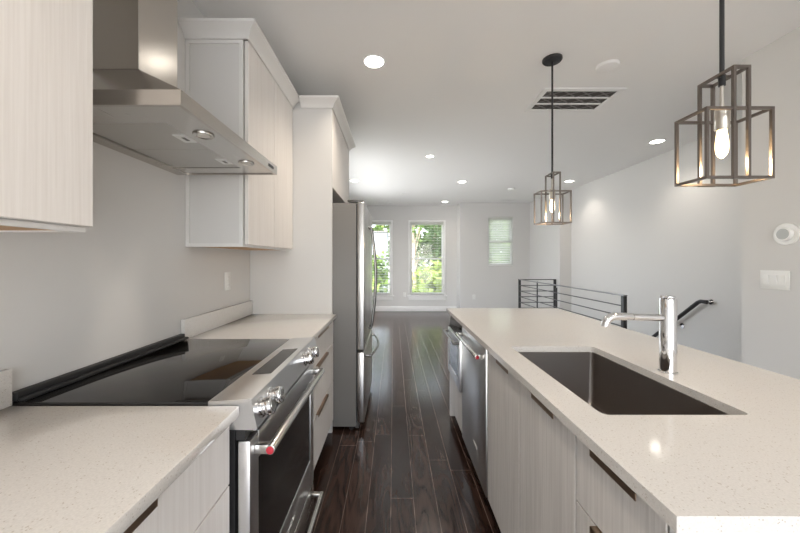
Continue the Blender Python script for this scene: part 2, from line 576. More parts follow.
def blind(x0, x1, z0, z1, y, tilt, label, drop=None):
    t = thing('window_blind', label, 'blind', ((x0 + x1) / 2, y + 0.03, z1), 'slatted window blinds')
    yc = y + 0.030; zb = z0 + 0.02 if drop is None else drop
    obj('head_rail', bx(B(), x0 + 0.004, x1 - 0.004, y + 0.006, y + 0.056, z1 - 0.05, z1 - 0.002, 0.003), M_BLIND, t)
    bm = B(); z = zb + 0.045; hw = 0.025
    dy, dz = hw * math.cos(tilt), hw * math.sin(tilt)
    while z < z1 - 0.07:
        prism(bm, [(yc - dy, z - dz), (yc, z + 0.003), (yc + dy, z + dz), (yc + dy, z + dz + 0.0022), (yc, z + 0.0055), (yc - dy, z - dz + 0.0022)], 'x', x0 + 0.008, x1 - 0.008)
        z += 0.0425
    obj('slats', bm, M_BLIND, t)
    obj('bottom_rail', bx(B(), x0 + 0.006, x1 - 0.006, y + 0.006, y + 0.054, zb, zb + 0.022, 0.004), M_BLIND, t)
    bm = B()
    for fx in (0.18, 0.82):
        cyl(bm, (x0 + fx * (x1 - x0), y + 0.004, zb + 0.01), (x0 + fx * (x1 - x0), y + 0.004, z1 - 0.04), 0.0016, 6)
    obj('ladder_cord', bm, M_BLIND, t)


sash_window('window_1', *WINS[0], YB, True)
sash_window('window_2', *WINS[1], YB, True)
sash_window('window_3', *WINC, YC, False)
blind(*WINS[0], YB, R(6), 'white open slatted blind in the tall window beside the refrigerator')
blind(*WINS[1], YB, R(4), 'white open slatted blind in the tall window nearer the wall corner')
blind(WINC[0], WINC[1], WINC[2] + 0.005, WINC[3], YC, R(-38), 'white tilted slatted blind in the small high window')
bm = B()
for ya, yb in ((4.3, 4.34), (5.58, 5.62), (6.86, 6.9)):
    bx(bm, WL - 0.07, WL - 0.03, ya, yb, 0.42, 2.30)
for za, zb in ((0.42, 0.46), (1.34, 1.38), (2.26, 2.30)):
    bx(bm, WL - 0.068, WL - 0.032, 4.34, 6.86, za, zb)
win_added = struct('added_window', bm, M_TRIM)  # made-up window out of view, added to let the side fill in
bm = B(); c = 0.07
bx(bm, WL + 0.001, WL + 0.018, 4.3 - c, 4.3, 0.42, 2.37); bx(bm, WL + 0.001, WL + 0.018, 6.9, 6.9 + c, 0.42, 2.37)
bx(bm, WL + 0.001, WL + 0.018, 4.3, 6.9, 2.30, 2.37); bx(bm, WL + 0.001, WL + 0.05, 4.2, 7.0, 0.39, 0.42)
struct('window_casing', bm, M_TRIM, win_added)

# ------------------------------------------------------------------ kitchen: wall side
CT = 0.915                                  # worktop height
ZS = CT - 0.03


def pull(x, side, y0, y1, z, parent):
    """flat edge pull lipped over the top of a front; side = +1 the lip points to +x"""
    bm = B()
    bx(bm, min(x, x + side * 0.020), max(x, x + side * 0.020), y0, y1, z, z + 0.003, 0.0008, 1)
    bx(bm, min(x + side * 0.017, x + side * 0.020), max(x + side * 0.017, x + side * 0.020), y0, y1, z - 0.014, z + 0.003, 0.0008, 1)
    return obj('pull', bm, M_BRONZE, parent)


def carcass(bm, x0, x1, y0, y1, z0, z1, face):
    """open-fronted box of panels; face=+1 open towards +x, -1 towards -x"""
    p = 0.016
    bx(bm, x0, x1, y0, y0 + p, z0, z1); bx(bm, x0, x1, y1 - p, y1, z0, z1)
    bx(bm, x0, x1, y0 + p, y1 - p, z0, z0 + p)
    if face > 0:
        bx(bm, x0, x0 + p, y0 + p, y1 - p, z0 + p, z1)
    else:
        bx(bm, x1 - p, x1, y0 + p, y1 - p, z0 + p, z1)
    return bm


def drawer_base(name, label, xb, xf, y0, y1, face, gm, splits, plen, pulls=True, shift=0.0, top=None):
    """base cabinet: xb wall side, xf the plane of the drawer fronts"""
    t = thing(name, label, 'cabinet', ((xb + xf) / 2, (y0 + y1) / 2, 0))
    xi = xf - face * 0.021
    obj('body', carcass(B(), min(xb, xi), max(xb, xi), y0, y1, 0.10, ZS - 0.002 if top is None else top, face), M_CARC, t)
    xt = xf - face * 0.075
    obj('toe_kick', bx(B(), min(xt, xt - face * 0.015), max(xt, xt - face * 0.015), y0, y1, 0.0, 0.098), M_TOE, t)
    for za, zb in splits:
        d = obj('drawer', bx(B(), min(xf, xf - face * 0.02), max(xf, xf - face * 0.02), y0 + 0.003, y1 - 0.003, za, zb, 0.0012, 1), gm, t)
        if pulls:
            yc = (y0 + y1) / 2 + shift
            pull(xf - face * 0.004, face, yc - plen / 2, yc + plen / 2, zb + 0.0002, d)
    return t


SPL = [(0.698, 0.876), (0.408, 0.693), (0.108, 0.403)]
drawer_base('base_cabinet', 'pale wood-grain drawer base under the speckled worktop before the range', WL + 0.004, -0.462, 0.013, 0.922, 1, M_GRAIN, SPL, 0.30)
drawer_base('base_cabinet', 'pale wood-grain three-drawer base between the range and the refrigerator', WL + 0.004, -0.462, 1.693, 2.503, 1, M_GRAIN, SPL, 0.30)


def worktop(label, y0, y1, sp0, sp1):
    t = thing('worktop', label, 'worktop', (-0.77, (y0 + y1) / 2, ZS))
    obj('slab', bx(B(), WL + 0.003, -0.438, y0, y1, ZS, CT, 0.0025), M_QUARTZ, t)
    obj('backsplash', bx(B(), WL + 0.003, WL + 0.023, sp0, sp1, CT + 0.0005, CT + 0.105, 0.0015), M_QUARTZ, t)


worktop('cream speckled quartz worktop on the wall side, before the range', -0.3, 0.926, -0.3, 0.926)
worktop('cream quartz worktop on the wall side, past the range', 1.690, 2.505, 1.690, 2.505)

# ---- slide-in range
Y0, Y1 = 0.932, 1.684
t = thing('range', 'stainless slide-in range with black glass cooktop under the hood', 'stove', (-0.75, (Y0 + Y1) / 2, 0))
bm = B(); bx(bm, -1.06, -0.455, Y0 + 0.004, Y1 - 0.004, 0.03, 0.895)
obj('body', bm, M_BLACK, t)
bm = B(); bx(bm, -1.095, -0.531, Y0, Y1, 0.8955, 0.922, 0.002)
obj('cooktop', bm, M_BLACKGL, t)
bm = B(); bx(bm, -1.10, -1.076, Y0, Y1, 0.9225, 0.950, 0.004); bx(bm, -1.075, -1.056, Y0, Y1, 0.9225, 0.934, 0.004)
obj('rear_trim', bm, M_BLACK, t)
cp = obj('control_panel', prism(B(), [(-0.530, 0.845), (-0.530, 0.924), (-0.412, 0.932), (-0.407, 0.929), (-0.390, 0.846), (-0.394, 0.842)], 'y', Y0, Y1), M_STEEL_LIT, t)
a0 = Vector((-0.497, 0.9269)); a1 = Vector((-0.430, 0.9315))
obj('display', prism(B(), [(a0.x, a0.y - 0.0005), (a0.x, a0.y + 0.0006), (a1.x, a1.y + 0.0006), (a1.x, a1.y - 0.0005)], 'y', 1.145, 1.465), M_BLACKGL, cp)
nx = Vector((0.980, 0, 0.200)).normalized()
for yk in (0.978, 1.056, 1.452, 1.552):
    c0 = Vector((-0.3995, yk, 0.887))
    bm = B()
    cyl(bm, c0, c0 + nx * 0.006, 0.0295, 28, bev=0.001)
    cyl(bm, c0 + nx * 0.006, c0 + nx * 0.022, 0.0235, 28, bev=0.002)
    cyl(bm, c0 + nx * 0.022, c0 + nx * 0.040, 0.0275, 28, r2=0.0255, bev=0.003)
    kn = obj('knob', bm, M_CHROME, t)
    bm = B(); cyl(bm, c0 + nx * 0.0400, c0 + nx * 0.0415, 0.017, 24)
    obj('cap', bm, M_STEEL, kn)
obj('vent_gap', bx(B(), -0.452, -0.425, Y0 + 0.002, Y1 - 0.002, 0.812, 0.8415), M_BLACK, t)
# oven door: frame of steel around black glass
bm = B(); xf = -0.412; xb = -0.447; zt, zb_ = 0.808, 0.195
ww = (Y0 + 0.066, Y1 - 0.066, 0.335, 0.725)
bx(bm, xb, xf, Y0 + 0.003, ww[0], zb_, zt, 0.003); bx(bm, xb, xf, ww[1], Y1 - 0.003, zb_, zt, 0.003)
bx(bm, xb, xf, ww[0], ww[1], zb_, ww[2], 0.003); bx(bm, xb, xf, ww[0], ww[1], ww[3], zt, 0.003)
dr = obj('oven_door', bm, M_STEEL_LIT, t)
obj('window', bx(B(), xb + 0.004, xf - 0.003, ww[0], ww[1], ww[2], ww[3]), M_OVENGL, dr, 'black glass oven window')


def bar_handle(parent, x, side, y0, y1, z, r, stand, medal, m=M_STEEL, hub=0.0):
    """round bar on two end brackets standing off a front at x"""
    bm = B()
    xo = x + side * stand
    cyl(bm, (xo, y0, z), (xo, y1, z), r, 20, bev=0.002)
    for yy in (y0 + 0.012, y1 - 0.012):
        bx(bm, min(x, xo), max(x, xo), yy - 0.011, yy + 0.011, z - r * 0.95, z + r * 0.95, 0.003)
    h = obj('handle', bm, m, parent)
    if medal:
        bm = B(); cyl(bm, (xo, y0 - 0.0035, z), (xo, y0 - 0.0002, z), r * 0.78, 20, bev=0.001)
        obj('medallion', bm, M_RED, h, 'round red end cap')
    return h


bar_handle(dr, xf, 1, 0.962, 1.655, 0.768, 0.0145, 0.048, True)
obj('badge', bx(B(), xf, xf + 0.0015, 1.26, 1.35, 0.262, 0.272), M_CHROME, dr)
bm = B(); bx(bm, -0.445, -0.412, Y0 + 0.003, Y1 - 0.003, 0.055, 0.188, 0.003)
dw = obj('warming_drawer', bm, M_STEEL, t)
bar_handle(dw, -0.412, 1, 0.965, 1.650, 0.150, 0.011, 0.048, False)
for yy in (Y0 + 0.05, Y1 - 0.05):
    for xx in (-0.50, -1.0):
        bm = B(); cyl(bm, (xx, yy, 0.0), (xx, yy, 0.032), 0.018, 14)
        obj('foot', bm, M_BLACK, t)


# ---- wall cabinets
def crown(bm, x0, x1, y0, y1, z0, z1, o, near, far, xs=None):
    """crown round a cabinet top, front at x1 and optional returns at y0 / y1; splayed profile"""
    p = [(0.0, z0), (0.010, z0), (0.014, z0 + 0.012), (o * 0.55, z0 + (z1 - z0) * 0.55), (o * 0.92, z1 - 0.018), (o, z1 - 0.014), (o, z1), (0.0, z1)]
    t = bmesh.new(); rows = []
    for d, z in p:
        row = []
        if near:
            row.append((x0 if xs is None else xs, y0 - d, z))
        row.append((x1 + d, y0 - (d if near else 0), z)); row.append((x1 + d, y1 + (d if far else 0), z))
        if far:
            row.append((x0 if xs is None else xs, y1 + d, z))
        rows.append([t.verts.new(q) for q in row])
    k = len(rows)
    for i in range(k):
        for j in range(len(rows[0]) - 1):
            t.faces.new((rows[i][j], rows[i][j + 1], rows[(i + 1) % k][j + 1], rows[(i + 1) % k][j]))
    t.faces.new([r[0] for r in rows]); t.faces.new([r[-1] for r in rows][::-1])
    bmesh.ops.recalc_face_normals(t, faces=t.faces[:])
    add_tmp(bm, t)
    return bm


ZU0, ZU1, ZC = 1.400, 2.50, 2.566


def wall_cabinet(label, y0, y1, doors, near, far, dz0):
    t = thing('wall_cabinet', label, 'cabinet', (-0.94, (y0 + y1) / 2, ZU0))
    x0, xf = WL + 0.002, -0.773
    bm = B(); bx(bm, x0, xf - 0.0255, y0, y1, ZU0 + 0.012, ZC - 0.006)
    obj('body', bm, M_PANEL, t)
    obj('underside', bx(B(), x0 + 0.012, xf - 0.024, y0 + 0.014, y1 - 0.014, ZU0 + 0.004, ZU0 + 0.0118), M_UNDER, t, 'bare maple underside')
    bm = B()                                  # lower rails
    bx(bm, xf - 0.040, xf - 0.0225, y0, y1, ZU0, ZU0 + 0.0118)
    for ya, yb in ((y0, y0 + 0.013), (y1 - 0.013, y1)):
        bx(bm, x0, xf - 0.041, ya, yb, ZU0, ZU0 + 0.0118)
    obj('bottom_rail', bm, M_CROWN, t)
    if near:                                  # applied frame on the exposed end
        bm = B(); e = 0.006
        bx(bm, x0, x0 + 0.02, y0 - e, y0 - 0.0002, ZU0 + 0.0, ZU1)
        bx(bm, xf - 0.046, xf - 0.0258, y0 - e, y0 - 0.0002, ZU0 + 0.0, ZU1)
        bx(bm, x0 + 0.02, xf - 0.046, y0 - e, y0 - 0.0002, ZU0 + 0.0, ZU0 + 0.018)
        bx(bm, x0 + 0.02, xf - 0.046, y0 - e, y0 - 0.0002, ZU1 - 0.02, ZU1)
        obj('end_frame', bm, M_CROWN, t)
    for ya, yb in doors:
        obj('door', bx(B(), xf - 0.02, xf, ya + 0.0026, yb - 0.0026, dz0, ZU1 - 0.004, 0.0015, 1), M_GRAIN, t)
    obj('crown', crown(B(), x0, xf - 0.001, y0 - (0.0065 if near else 0), y1, ZU1 - 0.003, ZC, 0.062, near, far), M_CROWN, t)
    return t


wall_cabinet('pale wood-grain wall cabinet hung before the range hood', -0.06, 0.842, [(-0.06, 0.39), (0.39, 0.842)], False, True, 1.414)
wall_cabinet('pale wood-grain two-door wall cabinet between hood and refrigerator cabinet', 1.734, 2.502, [(1.734, 2.118), (2.118, 2.502)], True, False, 1.412)

# ---- tall cabinet surround over the refrigerator
t = thing('refrigerator_cabinet', 'tall white cabinet surround enclosing the refrigerator', 'cabinet', (-0.79, 2.98, 0))
FX = -0.473
obj('side_panel', bx(B(), WL + 0.002, FX, 2.507, 2.532, 0.0, ZU1 - 0.004), M_PANEL, t)
obj('side_panel', bx(B(), WL + 0.002, FX, 3.445, 3.47, 0.0, ZU1 - 0.004), M_PANEL, t)
obj('body', bx(B(), WL + 0.002, FX - 0.022, 2.5325, 3.4445, 1.90, ZU1 + 0.06), M_PANEL, t)
for ya, yb in ((2.5335, 2.987), (2.989, 3.4435)):
    obj('door', bx(B(), FX - 0.02, FX, ya, yb, 1.895, ZU1 - 0.004, 0.0015, 1), M_GRAIN, t)
obj('crown', crown(B(), -0.7095, FX - 0.001, 2.507, 3.47, ZU1 - 0.003, ZC, 0.062, True, True, xs=None), M_CROWN, t)

# ---- refrigerator
t = thing('refrigerator', 'stainless french-door refrigerator with bowed handles', 'refrigerator', (-0.70, 2.99, 0))
obj('body', bx(B(), -1.09, -0.292, 2.541, 3.439, 0.03, 1.775, 0.004), M_FRIDGE, t)


def fdoor(nm, y0, y1, z0, z1):
    return obj(nm, bx(B(), -0.283, -0.226, y0, y1, z0, z1, 0.010, 3), M_STEELV, t)


d1 = fdoor('door', 2.541, 2.988, 0.625, 1.785); d2 = fdoor('door', 2.992, 3.439, 0.625, 1.785)
fz = fdoor('freezer_drawer', 2.541, 3.439, 0.06, 0.612)
obj('gasket', bx(B(), -0.2915, -0.2835, 2.55, 3.43, 0.06, 1.77), M_BLACK, t)


def bow(parent, y, z0, z1, out):
    k = 16; x = -0.226; pts = [(x + 0.001, y, z0 - 0.004)]
    for i in range(k + 1):
        s = i / k; pts.append((x + 0.026 + out * math.sin(math.pi * s), y, z0 + (z1 - z0) * s))
    pts.append((x + 0.001, y, z1 + 0.004))
    return obj('handle', tube(B(), pts, 0.0105), M_HANDLE, parent)


bow(d1, 2.935, 0.72, 1.62, 0.038); bow(d2, 3.045, 0.72, 1.62, 0.038)
k = 16; pts = [(-0.225, 2.62, 0.565)]
for i in range(k + 1):
    s = i / k; pts.append((-0.19 + 0.05 * math.sin(math.pi * s), 2.625 + 0.73 * s, 0.56))
pts.append((-0.225, 3.36, 0.565))
obj('handle', tube(B(), pts, 0.012), M_HANDLE, fz)
for yy in (2.575, 3.405):
    obj('hinge_cover', bx(B(), -0.36, -0.235, yy - 0.03, yy + 0.03, 1.7855, 1.800, 0.004), M_DARKST, t)
    bm = B(); cyl(bm, (-0.33, yy, 0.0), (-0.33, yy, 0.031), 0.02, 14)
    obj('foot', bm, M_BLACK, t)
    bm = B(); cyl(bm, (-0.98, yy, 0.0), (-0.98, yy, 0.031), 0.02, 14)
    obj('foot', bm, M_BLACK, t)
obj('kick_grille', bx(B(), -0.30, -0.27, 2.56, 3.42, 0.012, 0.055), M_DARKST, t)

# ---- range hood
HY0, HY1, HX = 0.912, 1.664, -0.595
Z0, Z1, ZK = 1.763, 1.806, 2.019
CY0, CY1, CX = 1.180, 1.392, -0.922
t = thing('range_hood', 'stainless wall chimney range hood over the range', 'range hood', (-0.85, 1.288, Z0))
xw = WL + 0.003
bm = B()
# rim band (open below), then the sloping canopy shell
th = 0.012
bx(bm, HX - th, HX, HY0, HY1, Z0, Z1); bx(bm, xw, HX - th, HY0, HY0 + th, Z0, Z1); bx(bm, xw, HX - th, HY1 - th, HY1, Z0, Z1)
bx(bm, xw, xw + 0.06, HY0 + th, HY1 - th, Z0, Z1)
tt = bmesh.new()
lo = [tt.verts.new(p) for p in ((xw, HY0, Z1), (HX, HY0, Z1), (HX, HY1, Z1), (xw, HY1, Z1))]
hi = [tt.verts.new(p) for p in ((xw, CY0, ZK), (CX, CY0, ZK), (CX, CY1, ZK), (xw, CY1, ZK))]
for i in range(3):
    tt.faces.new((lo[i], lo[i + 1], hi[i + 1], hi[i]))
tt.faces.new(hi); tt.faces.new(lo[::-1]); tt.faces.new((lo[3], lo[0], hi[0], hi[3]))
bmesh.ops.recalc_face_normals(tt, faces=tt.faces[:])
add_tmp(bm, tt)
can = obj('canopy', bm, M_HOOD, t)
obj('chimney', bx(B(), xw, CX, CY0, CY1, ZK + 0.0005, H - 0.002, 0.0015, 1), M_HOODV, t)
FY0, FY1, FXb, FXf = 1.043, 1.553, -1.035, -0.728
bm = B(); zp = Z0 + 0.004
bx(bm, FXf, HX - th, HY0 + th, HY1 - th, zp, zp + 0.01)
bx(bm, xw + 0.06, FXf, HY0 + th, FY0, zp, zp + 0.01); bx(bm, xw + 0.06, FXf, FY1, HY1 - th, zp, zp + 0.01)
obj('underside_panel', bm, M_STEEL, t)
ym = (FY0 + FY1) / 2
for ya, yb in ((FY0 + 0.001, ym - 0.001), (ym + 0.001, FY1 - 0.001)):
    f = obj('filter', bx(B(), FXb - 0.005, FXf - 0.001, ya, yb, zp + 0.003, zp + 0.012, 0.002, 1), M_FILTER, t)
    yy = (ya + yb) / 2 + (0.01 if ya < 1.2 else 0.03)
    bm = B(); bx(bm, FXf - 0.050, FXf - 0.004, yy - 0.036, yy + 0.036, zp - 0.0005, zp + 0.0028, 0.001, 1)
    lt = obj('latch', bm, M_WHITEP, f)
    obj('latch_slot', bx(B(), FXf - 0.030, FXf - 0.018, yy - 0.016, yy + 0.016, zp - 0.0015, zp - 0.0006), M_DARKST, f)
for yy in (1.14, 1.47):
    bm = B(); lathe(bm, [(0.0, 0.0), (0.022, 0.0), (0.026, -0.002), (0.032, -0.004), (0.034, -0.001), (0.034, 0.002), (0.0, 0.002)], -0.664, yy, zp - 0.002, 'z', 24)
    lm = obj('lamp', bm, M_STEEL, t)
    bm = B(); cyl(bm, (-0.664, yy, zp - 0.0055), (-0.664, yy, zp - 0.0021), 0.020, 20)
    obj('lens', bm, M_HOODLENS, lm)
obj('badge', bx(B(), HX + 0.0002, HX + 0.0015, 1.555, 1.615, Z0 + 0.015, Z0 + 0.028), M_BLACK, t, 'small black badge')

# ------------------------------------------------------------------ island
IX0, IX1, IY0, IY1 = 0.457, 1.405, 0.526, 2.816
IFX = 0.482                                 # plane of the fronts
SX0, SX1, SY0, SY1 = 0.560, 0.957, 0.871, 1.565
bm = sheet(B(), [(IX0, IY0), (IX1, IY0), (IX1, IY1), (IX0, IY1)], rrect(SX0, SX1, SY0, SY1, 0.018), ZS + 0.003, CT)
solo('island_worktop', bm, M_QUARTZ, 'long pale speckled quartz worktop on the island, cut out for the sink', 'worktop', (0.93, 1.67, ZS + 0.003))
IB = 1.10
drawer_base('island_drawer_cabinet', 'grained three-drawer cabinet at the island end, beside the sink doors', IB, IFX, 0.573, 0.862, -1, M_GRAIN_SHADE, SPL, 0.147, shift=-0.015)
# sink base
t = thing('sink_cabinet', 'grained two-door cabinet under the island sink', 'cabinet', ((IB + IFX) / 2, 1.266, 0))
obj('body', carcass(B(), IFX + 0.021, IB, 0.864, 1.669, 0.10, 0.60, -1), M_CARC, t)
bm = B(); bx(bm, IFX + 0.021, IFX + 0.037, 0.864, 1.669, 0.60, ZS)
obj('front_rail', bm, M_CARC, t)
obj('toe_kick', bx(B(), IFX + 0.075, IFX + 0.09, 0.864, 1.669, 0, 0.098), M_TOE, t)
for ya, yb, yc in ((0.867, 1.2485, 1.030), (1.2535, 1.666, 1.410)):
    d = obj('door', bx(B(), IFX, IFX + 0.02, ya, yb, 0.108, 0.876, 0.0012, 1), M_GRAIN_SHADE, t)
    pull(IFX + 0.004, -1, yc - 0.075, yc + 0.075, 0.8762, d)
# panels
def panel(label, y0, y1):
    bm = B(); bx(bm, IFX + 0.001, 1.118, y0, y1, 0, ZS + 0.002, 0.001, 1)
    solo('end_panel', bm, M_CROWN, label, 'panel', (0.8, (y0 + y1) / 2, 0))


panel('white end panel closing the island beside the drawers', 0.545, 0.571)
panel('white end panel closing the island beyond the microwave', 2.779, 2.804)
solo('back_panel', bx(B(), 1.102, 1.117, 0.573, 2.777, 0, ZS + 0.002), M_CROWN, 'white panel along the seating face of the island', 'panel', (1.11, 1.67, 0))

# sink bowl
t = thing('kitchen_sink', 'single-bowl undermount stainless sink set in the island', 'sink', (0.758, 1.218, 0.64))
bm = bmesh.new(); lv = []
for z, ins, rr in ((ZS + 0.0010, -0.012, 0.028), (ZS + 0.0010, 0.0, 0.018), (ZS - 0.01, 0.0, 0.018), (0.665, 0.004, 0.022), (0.645, 0.012, 0.03), (0.640, 0.03, 0.045), (0.636, 0.16, 0.03)):
    lv.append([bm.verts.new((x, y, z)) for x, y in rrect(SX0 + ins, SX1 - ins, SY0 + ins, SY1 - ins, rr, 6)])
for i in range(len(lv) - 1):
    m_ = len(lv[0])
    for j in range(m_):
        bm.faces.new((lv[i][j], lv[i][(j + 1) % m_], lv[i + 1][(j + 1) % m_], lv[i + 1][j]))
bm.faces.new(lv[-1])
bmesh.ops.recalc_face_normals(bm, faces=bm.faces[:])
sk = obj('basin', bm, M_SINK, t)
sk.modifiers.new('thick', 'SOLIDIFY').thickness = -0.0012
bm = B(); lathe(bm, [(0.0, 0.0), (0.03, 0.0), (0.034, 0.003), (0.045, 0.0045), (0.052, 0.003), (0.052, 0.0004), (0.0, 0.0004)], 0.84, 1.218, 0.6372, 'z', 28)
obj('drain', bm, M_CHROME, t)

# faucet
fx, fy = 1.010, 1.20
t = thing('faucet', 'polished chrome single-post faucet behind the island sink', 'faucet', (fx, fy, CT))
bm = B(); lathe(bm, [(0.0, 0.0), (0.030, 0.0), (0.030, 0.005), (0.0265, 0.008), (0.0265, 0.268), (0.0255, 0.272), (0.0, 0.273)], fx, fy, CT + 0.0003, 'z', 40)
obj('post', bm, M_CHROME, t)
zs = CT + 0.205
pts = [(fx - 0.020, fy, zs - 0.004), (fx - 0.08, fy, zs - 0.002), (fx - 0.13, fy, zs)]
obj('spout', tube(B(), pts, 0.0125, 20), M_CHROME, t)
pts = [(fx - 0.131, fy, zs + 0.001), (fx - 0.134, fy, zs + 0.001), (fx - 0.195, fy, zs + 0.002)]
rs = [0.0125, 0.0135, 0.014]
for i in range(1, 8):
    q = R(80 * i / 7); pts.append((fx - 0.195 - 0.036 * math.sin(q), fy, zs + 0.002 - 0.036 * (1 - math.cos(q)))); rs.append(0.014)
pts.append((pts[-1][0] - 0.002, fy, pts[-1][2] - 0.008)); rs.append(0.013)
obj('spray_head', tube(B(), pts, rs, 20), M_CHROME, t)
bm = B(); cyl(bm, (fx, fy, CT + 0.2735), (fx, fy, CT + 0.283), 0.0225, 28, bev=0.003)
hv = obj('handle', bm, M_CHROME, t)
bm = B(); cyl(bm, (fx - 0.020, fy - 0.006, CT + 0.278), (fx - 0.036, fy - 0.012, CT + 0.279), 0.0045, 12, bev=0.001)
obj('lever', bm, M_CHROME, hv)

# dishwasher
t = thing('dishwasher', 'stainless dishwasher with a bar handle in the island', 'dishwasher', (0.80, 1.972, 0))
obj('body', bx(B(), IFX + 0.022, 1.08, 1.676, 2.268, 0.10, ZS - 0.004), M_BLACK, t)
obj('toe_kick', bx(B(), IFX + 0.075, IFX + 0.09, 1.676, 2.268, 0.0, 0.098), M_TOE, t)
d = obj('door', bx(B(), IFX - 0.006, IFX + 0.021, 1.680, 2.266, 0.105, 0.876, 0.003), M_STEEL_LIT, t)
bar_handle(d, IFX - 0.006, -1, 1.700, 2.245, 0.822, 0.0125, 0.040, True)
obj('badge', bx(B(), IFX - 0.0075, IFX - 0.0063, 1.86, 1.94, 0.245, 0.262), M_WHITEP, d)

# microwave drawer and its cabinet
t = thing('microwave_cabinet', 'pale cabinet with a drawer beneath the microwave', 'cabinet', (0.80, 2.525, 0))
obj('body', carcass(B(), IFX + 0.021, IB, 2.273, 2.777, 0.10, ZS, -1), M_CARC, t)
obj('shelf', bx(B(), IFX + 0.021, IB - 0.017, 2.290, 2.760, 0.385, 0.400), M_CARC, t)
obj('toe_kick', bx(B(), IFX + 0.075, IFX + 0.09, 2.273, 2.777, 0.0, 0.098), M_TOE, t)
obj('drawer', bx(B(), IFX, IFX + 0.02, 2.275, 2.775, 0.108, 0.395, 0.0012, 1), M_GRAIN_SHADE, t)
t = thing('microwave', 'built-in stainless drawer microwave at the far island end', 'microwave', (0.80, 2.525, 0.4005))
obj('body', bx(B(), IFX + 0.024, 0.98, 2.293, 2.757, 0.402, 0.875), M_BLACK, t)
bm = B(); a, bb_, z0, z1 = 2.276, 2.774, 0.405, 0.765; x0, x1 = IFX - 0.020, IFX + 0.020
bx(bm, x0, x1, a, a + 0.075, z0, z1, 0.003); bx(bm, x0, x1, bb_ - 0.075, bb_, z0, z1, 0.003)
bx(bm, x0, x1, a + 0.075, bb_ - 0.075, z0, z0 + 0.07, 0.003); bx(bm, x0, x1, a + 0.075, bb_ - 0.075, z1 - 0.06, z1, 0.003)
d = obj('door', bm, M_STEEL_LIT, t)
obj('window', bx(B(), x0 + 0.003, x1 - 0.01, a + 0.075, bb_ - 0.075, z0 + 0.07, z1 - 0.06), M_BLACKGL, d, 'black glass window')
bar_handle(d, x0, -1, 2.300, 2.750, 0.738, 0.010, 0.034, False, M_DARKST)
obj('control_strip', prism(B(), [(x0 + 0.012, 0.768), (x1, 0.768), (x1, 0.874), (x0 + 0.028, 0.874)], 'y', a, bb_), M_BLACKGL, t)

# ------------------------------------------------------------------ pendants
PW, PD, PB, PT, PI = 0.205, 0.110, 1.590, 1.808, 1.937


def pendant(cx, cy, label):
    t = thing('pendant_lamp', label, 'pendant lamp', (cx, cy, H), 'caged pendants over the island')
    bm = B(); lathe(bm, [(0.0, 0.0), (0.066, 0.0), (0.066, -0.010), (0.060, -0.018), (0.012, -0.022), (0.0, -0.022)], cx, cy, H - 0.0005, 'z', 36)
    obj('canopy', bm, M_BLACKM, t)
    bm = B(); cyl(bm, (cx, cy, H - 0.022), (cx, cy, PI - 0.02), 0.0065, 14)
    cyl(bm, (cx, cy, PI + 0.005), (cx, cy, PI - 0.03), 0.0095, 14)
    obj('rod', bm, M_BLACKM, t)
    s = 0.0085
    x0, x1, y0, y1 = cx - PW / 2, cx + PW / 2, cy - PD / 2, cy + PD / 2
    bm = B()
    for z in (PB, PT):
        bar(bm, (x0, y0, z), (x1, y0, z), s); bar(bm, (x0, y1, z), (x1, y1, z), s)
        bar(bm, (x0, y0, z), (x0, y1, z), s * 0.995); bar(bm, (x1, y0, z), (x1, y1, z), s * 0.995)
    for x in (x0, x1):
        for y in (y0, y1):
            bar(bm, (x, y, PB), (x, y, PT), s * 0.99)
    obj('outer_cage', bm, M_PEND, t)
    bm = B(); ix0, ix1 = cx - 0.020, cx + 0.026; e = s * 1.02; iy0, iy1 = y0 - 0.0022, y1 + 0.0022
    for y in (iy0, iy1):
        bar(bm, (ix0, y, PB - 0.001), (ix0, y, PI), e); bar(bm, (ix1, y, PB - 0.001), (ix1, y, PI), e)
        bar(bm, (ix0, y, PI), (ix1, y, PI), e * 0.99); bar(bm, (ix0, y, PB - 0.001), (ix1, y, PB - 0.001), e * 0.99)
    for x in (ix0, ix1):
        bar(bm, (x, iy0, PI), (x, iy1, PI), e * 0.985)
    bar(bm, (ix0, cy, PI), (ix1, cy, PI), e * 0.98)
    obj('inner_cage', bm, M_PEND, t)
    bm = B(); cyl(bm, (cx, cy, PI - 0.031), (cx, cy, 1.832), 0.0055, 12)
    obj('stem', bm, M_SOCKET, t)
    bm = B(); lathe(bm, [(0.0, 0.075), (0.014, 0.075), (0.0195, 0.068), (0.0195, 0.004), (0.017, 0.0), (0.0, 0.0)], cx, cy, 1.760, 'z', 24)
    obj('socket', bm, M_SOCKET, t)
    bm = B(); lathe(bm, [(0.0, 0.0), (0.005, 0.002), (0.011, 0.009), (0.0155, 0.019), (0.0172, 0.036), (0.0165, 0.055), (0.0145, 0.075), (0.0125, 0.086), (0.0125, 0.0945), (0.0, 0.0945)], cx, cy, 1.667, 'z', 24)
    obj('bulb', bm, M_BULB, t, 'glowing warm bulb')
    return t


def lamp_point(loc, energy, col, r):
    d = bpy.data.lights.new('bulb_light', 'POINT'); d.energy = energy; d.color = col; d.shadow_soft_size = r
    o = bpy.data.objects.new('bulb_light', d); C.objects.link(o); o.location = loc


pa = pendant(1.091, 1.083, 'caged bronze pendant lamp over the sink, hanging larger before the wall switches')
pb = dup(pa, (1.125, 2.310, H), 'caged bronze pendant lamp past the sink, with its ceiling canopy in view')
for o in (pa, pb):
    lamp_point((o.location.x, o.location.y, 1.645), 2.2, (1.0, 0.72, 0.42), 0.02)

